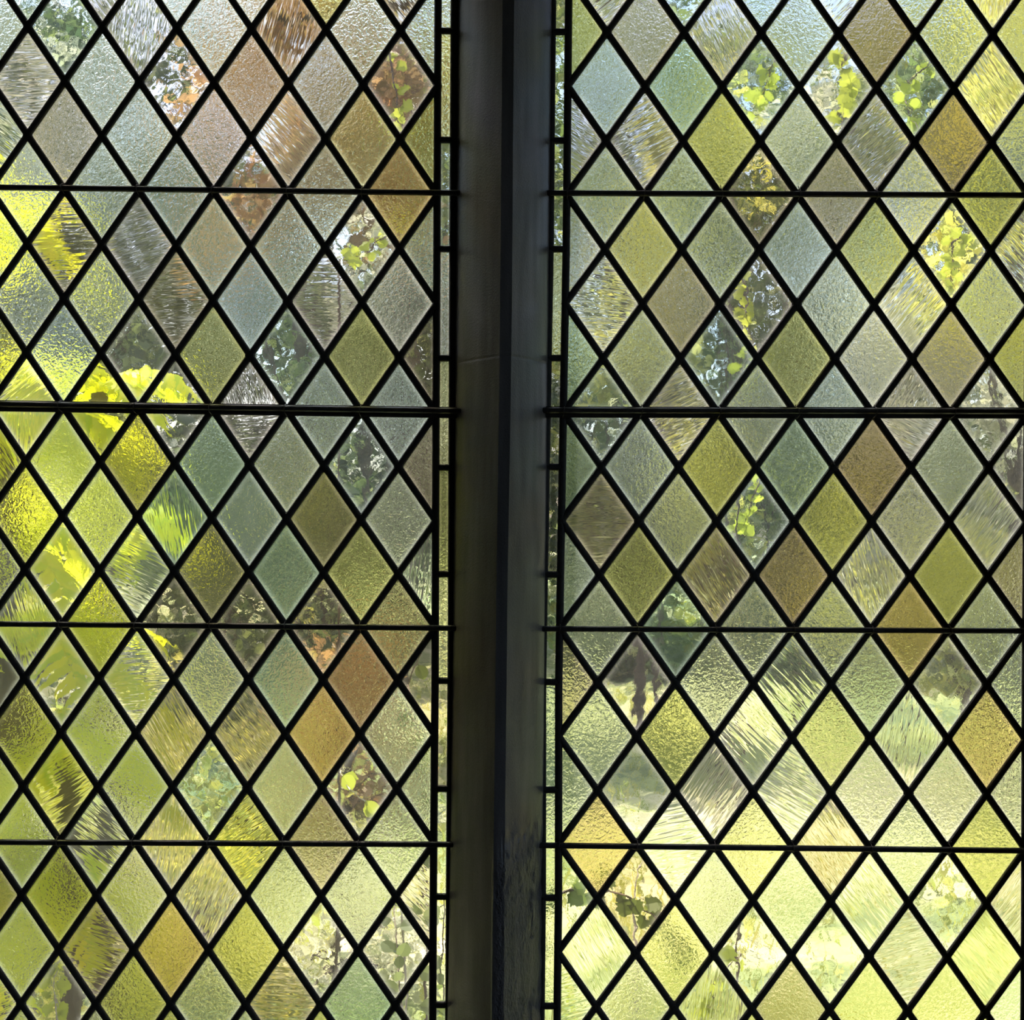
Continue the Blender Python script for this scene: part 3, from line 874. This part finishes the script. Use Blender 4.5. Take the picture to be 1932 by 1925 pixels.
def BOUGH(x): return Vector((x, 2.72 + 0.05*math.sin(x*3), 2.78 + 0.06*math.sin(x*2.3) + 0.05*x))
bt = empty('overhanging_tree', (2.1, 2.85, GROUND)); tag(bt, 'tree standing beyond the right frame, its bough reaching over both windows', 'tree')
b_ = MB(); o_ = bt.location
b_.tube([Vector((2.1, 2.85, GROUND-0.05))-o_, Vector((2.12, 2.85, 1.2))-o_, Vector((2.05, 2.83, 2.6))-o_, Vector((2.15, 2.9, 3.6))-o_], [0.11, 0.09, 0.07, 0.03], 10)
b_.build('trunk', bark, bt)
b_ = MB(); b_.tube([BOUGH(2.06 - 0.2*k) - o_ for k in range(14)], [0.035*(1.1 - k/14) for k in range(14)], 8); b_.build('bough', bark, bt)
def spray(name, label, cat, pts_px, Y, nleaf, size, mat, seed, lobes=True, tw=None, hang=0.3, twr=0.0022, face=0.5, ext=None):
    rr = random.Random(seed)
    pts = [w(px, py, Y + 0.04*k*rr.uniform(-1, 1)) for k, (px, py) in enumerate(pts_px)]
    root = empty(name, pts[0]); tag(root, label, cat)
    o0 = pts[0]; P = [p - o0 for p in pts]
    fine = []
    for a in range(len(P)-1):
        for q in range(5): fine.append(P[a].lerp(P[a+1], q/5) + Vector((rr.gauss(0, 1), 0, rr.gauss(0, 1)))*0.0015)
    fine.append(P[-1])
    t = MB(); rad = [twr*(1.3 - k/len(fine)) for k in range(len(fine))]
    if ext == 'up':
        q = BOUGH(pts[0].x) - o0
        t.tube([q, q.lerp(P[0], 0.5) + Vector((0.01, 0, 0)), P[0]] + fine, [twr*1.6, twr*1.4, twr*1.3] + rad, 6)
    elif ext == 'down':
        g = Vector((P[-1].x + rr.uniform(-.06, .06), P[-1].y + 0.15, GROUND - 0.02 - o0.z))
        t.tube([g, g.lerp(P[-1], 0.5) + Vector((0.02, 0, 0)), P[-1]] + fine[::-1], [twr*2, twr*1.6, twr*1.3] + rad[::-1], 6)
    else:
        t.tube(fine, rad, 6)
    t.build('twig', tw or twig_m, root)
    for i in range(nleaf):
        f = (0.12 + 0.88*(i+rr.random()*0.5)/nleaf)*(len(fine)-1); a = min(len(fine)-2, int(f)); p = fine[a].lerp(fine[a+1], f-a)
        ang = rr.uniform(0, 6.28)
        d = Vector((math.cos(ang), rr.uniform(-0.4, 0.4), math.sin(ang)*0.9 - hang)).normalized()
        n = Vector((rr.gauss(0, 0.5), -1, rr.gauss(0, 0.5)*1.0 + face)); n = (n - d*n.dot(d)).normalized()
        st = MB(); pe = p + d*size*0.25
        sz = size*rr.uniform(0.65, 1.15)
        st.tube([p, pe], 0.0007, 5, False)
        lobed_leaf(st, pe, d, n, sz, lobes)
        st.build('leaf', LM[mat], root, smooth=False)
# growing up past the foot of the mullion (round leaves, mostly in shade)
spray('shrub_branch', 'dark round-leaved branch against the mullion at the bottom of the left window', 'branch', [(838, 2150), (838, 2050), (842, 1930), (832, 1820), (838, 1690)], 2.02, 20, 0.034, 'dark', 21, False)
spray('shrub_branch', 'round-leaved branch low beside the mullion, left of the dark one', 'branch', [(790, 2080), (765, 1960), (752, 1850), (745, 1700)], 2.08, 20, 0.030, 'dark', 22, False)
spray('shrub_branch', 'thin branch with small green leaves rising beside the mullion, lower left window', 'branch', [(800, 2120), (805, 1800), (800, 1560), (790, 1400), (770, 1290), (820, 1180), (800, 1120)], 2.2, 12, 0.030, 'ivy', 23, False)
spray('shrub_branch', 'pale twig with a few leaves low in the left window', 'branch', [(770, 2100), (765, 1800), (745, 1600), (700, 1520), (660, 1490), (640, 1440)], 2.3, 7, 0.032, 'spray', 24, False, pale_twig)
spray('leafy_spray', 'branch tip with bright leaves left of the mullion, below the top iron bar', 'branch', [(800, 400), (740, 435), (690, 480), (640, 490)], 2.6, 25, 0.024, 'spray', 25, ext='down')
spray('leafy_spray', 'bright leafy branch hanging left of the mullion near the top', 'branch', [(730, 60), (742, 140), (750, 200), (760, 240)], 2.6, 11, 0.027, 'spray', 26, ext='up')
spray('leafy_spray', 'bright leafy branch near the top of the right window, leftmost of three', 'branch', [(1490, 60), (1450, 130), (1440, 180), (1410, 210)], 2.7, 27, 0.026, 'spray', 27, ext='up')
spray('leafy_spray', 'bright leafy branch near the top of the right window, middle of three', 'branch', [(1600, 60), (1590, 120), (1600, 170), (1585, 240)], 2.7, 25, 0.030, 'spray', 28, ext='up')
spray('leafy_spray', 'bright leafy branch near the top of the right window, rightmost of three', 'branch', [(1790, 90), (1740, 130), (1700, 170), (1730, 240)], 2.7, 27, 0.026, 'spray', 29, ext='up')
spray('leafy_spray', 'yellow-green leafy branch above the thick iron bar, right window', 'branch', [(1350, 480), (1410, 540), (1405, 590), (1420, 650), (1390, 720)], 2.8, 27, 0.026, 'spray', 30, ext='down')
spray('leafy_spray', 'leafy branch behind the clear pane at upper right, below the top iron bar', 'branch', [(1850, 420), (1800, 460), (1790, 520), (1810, 580)], 2.9, 22, 0.027, 'spray', 31, ext='up')
spray('leafy_spray', 'spotted bright branch under the thick iron bar, right window', 'branch', [(1440, 880), (1420, 940), (1400, 990), (1370, 1010)], 2.9, 18, 0.027, 'spray', 32, ext='down')
spray('oak_branch', 'lobed-leaf branch crossing behind the lower left panes of the right window', 'branch', [(1010, 2150), (1015, 1700), (1110, 1670), (1180, 1690), (1240, 1735), (1300, 1800)], 2.25, 26, 0.034, 'ivy', 33, True, None, 0.3, 0.003)
spray('bare_twig', 'pale bare twig standing low in the right window', 'twig', [(1210, 2150), (1200, 1800), (1195, 1710), (1205, 1640), (1215, 1620)], 2.2, 1, 0.02, 'silver', 34, False, pale_twig, 0.3, 0.0022)
spray('shrub_branch', 'leafy branch at the very bottom of the right window, left of centre', 'branch', [(1300, 2060), (1330, 1930), (1350, 1850), (1400, 1800)], 2.3, 14, 0.032, 'spray', 35, True)
spray('shrub_branch', 'bright leafy branch at the bottom left corner of the left window', 'branch', [(60, 2050), (110, 1930), (100, 1860), (130, 1790)], 2.4, 16, 0.030, 'spray', 36, True, pale_twig)
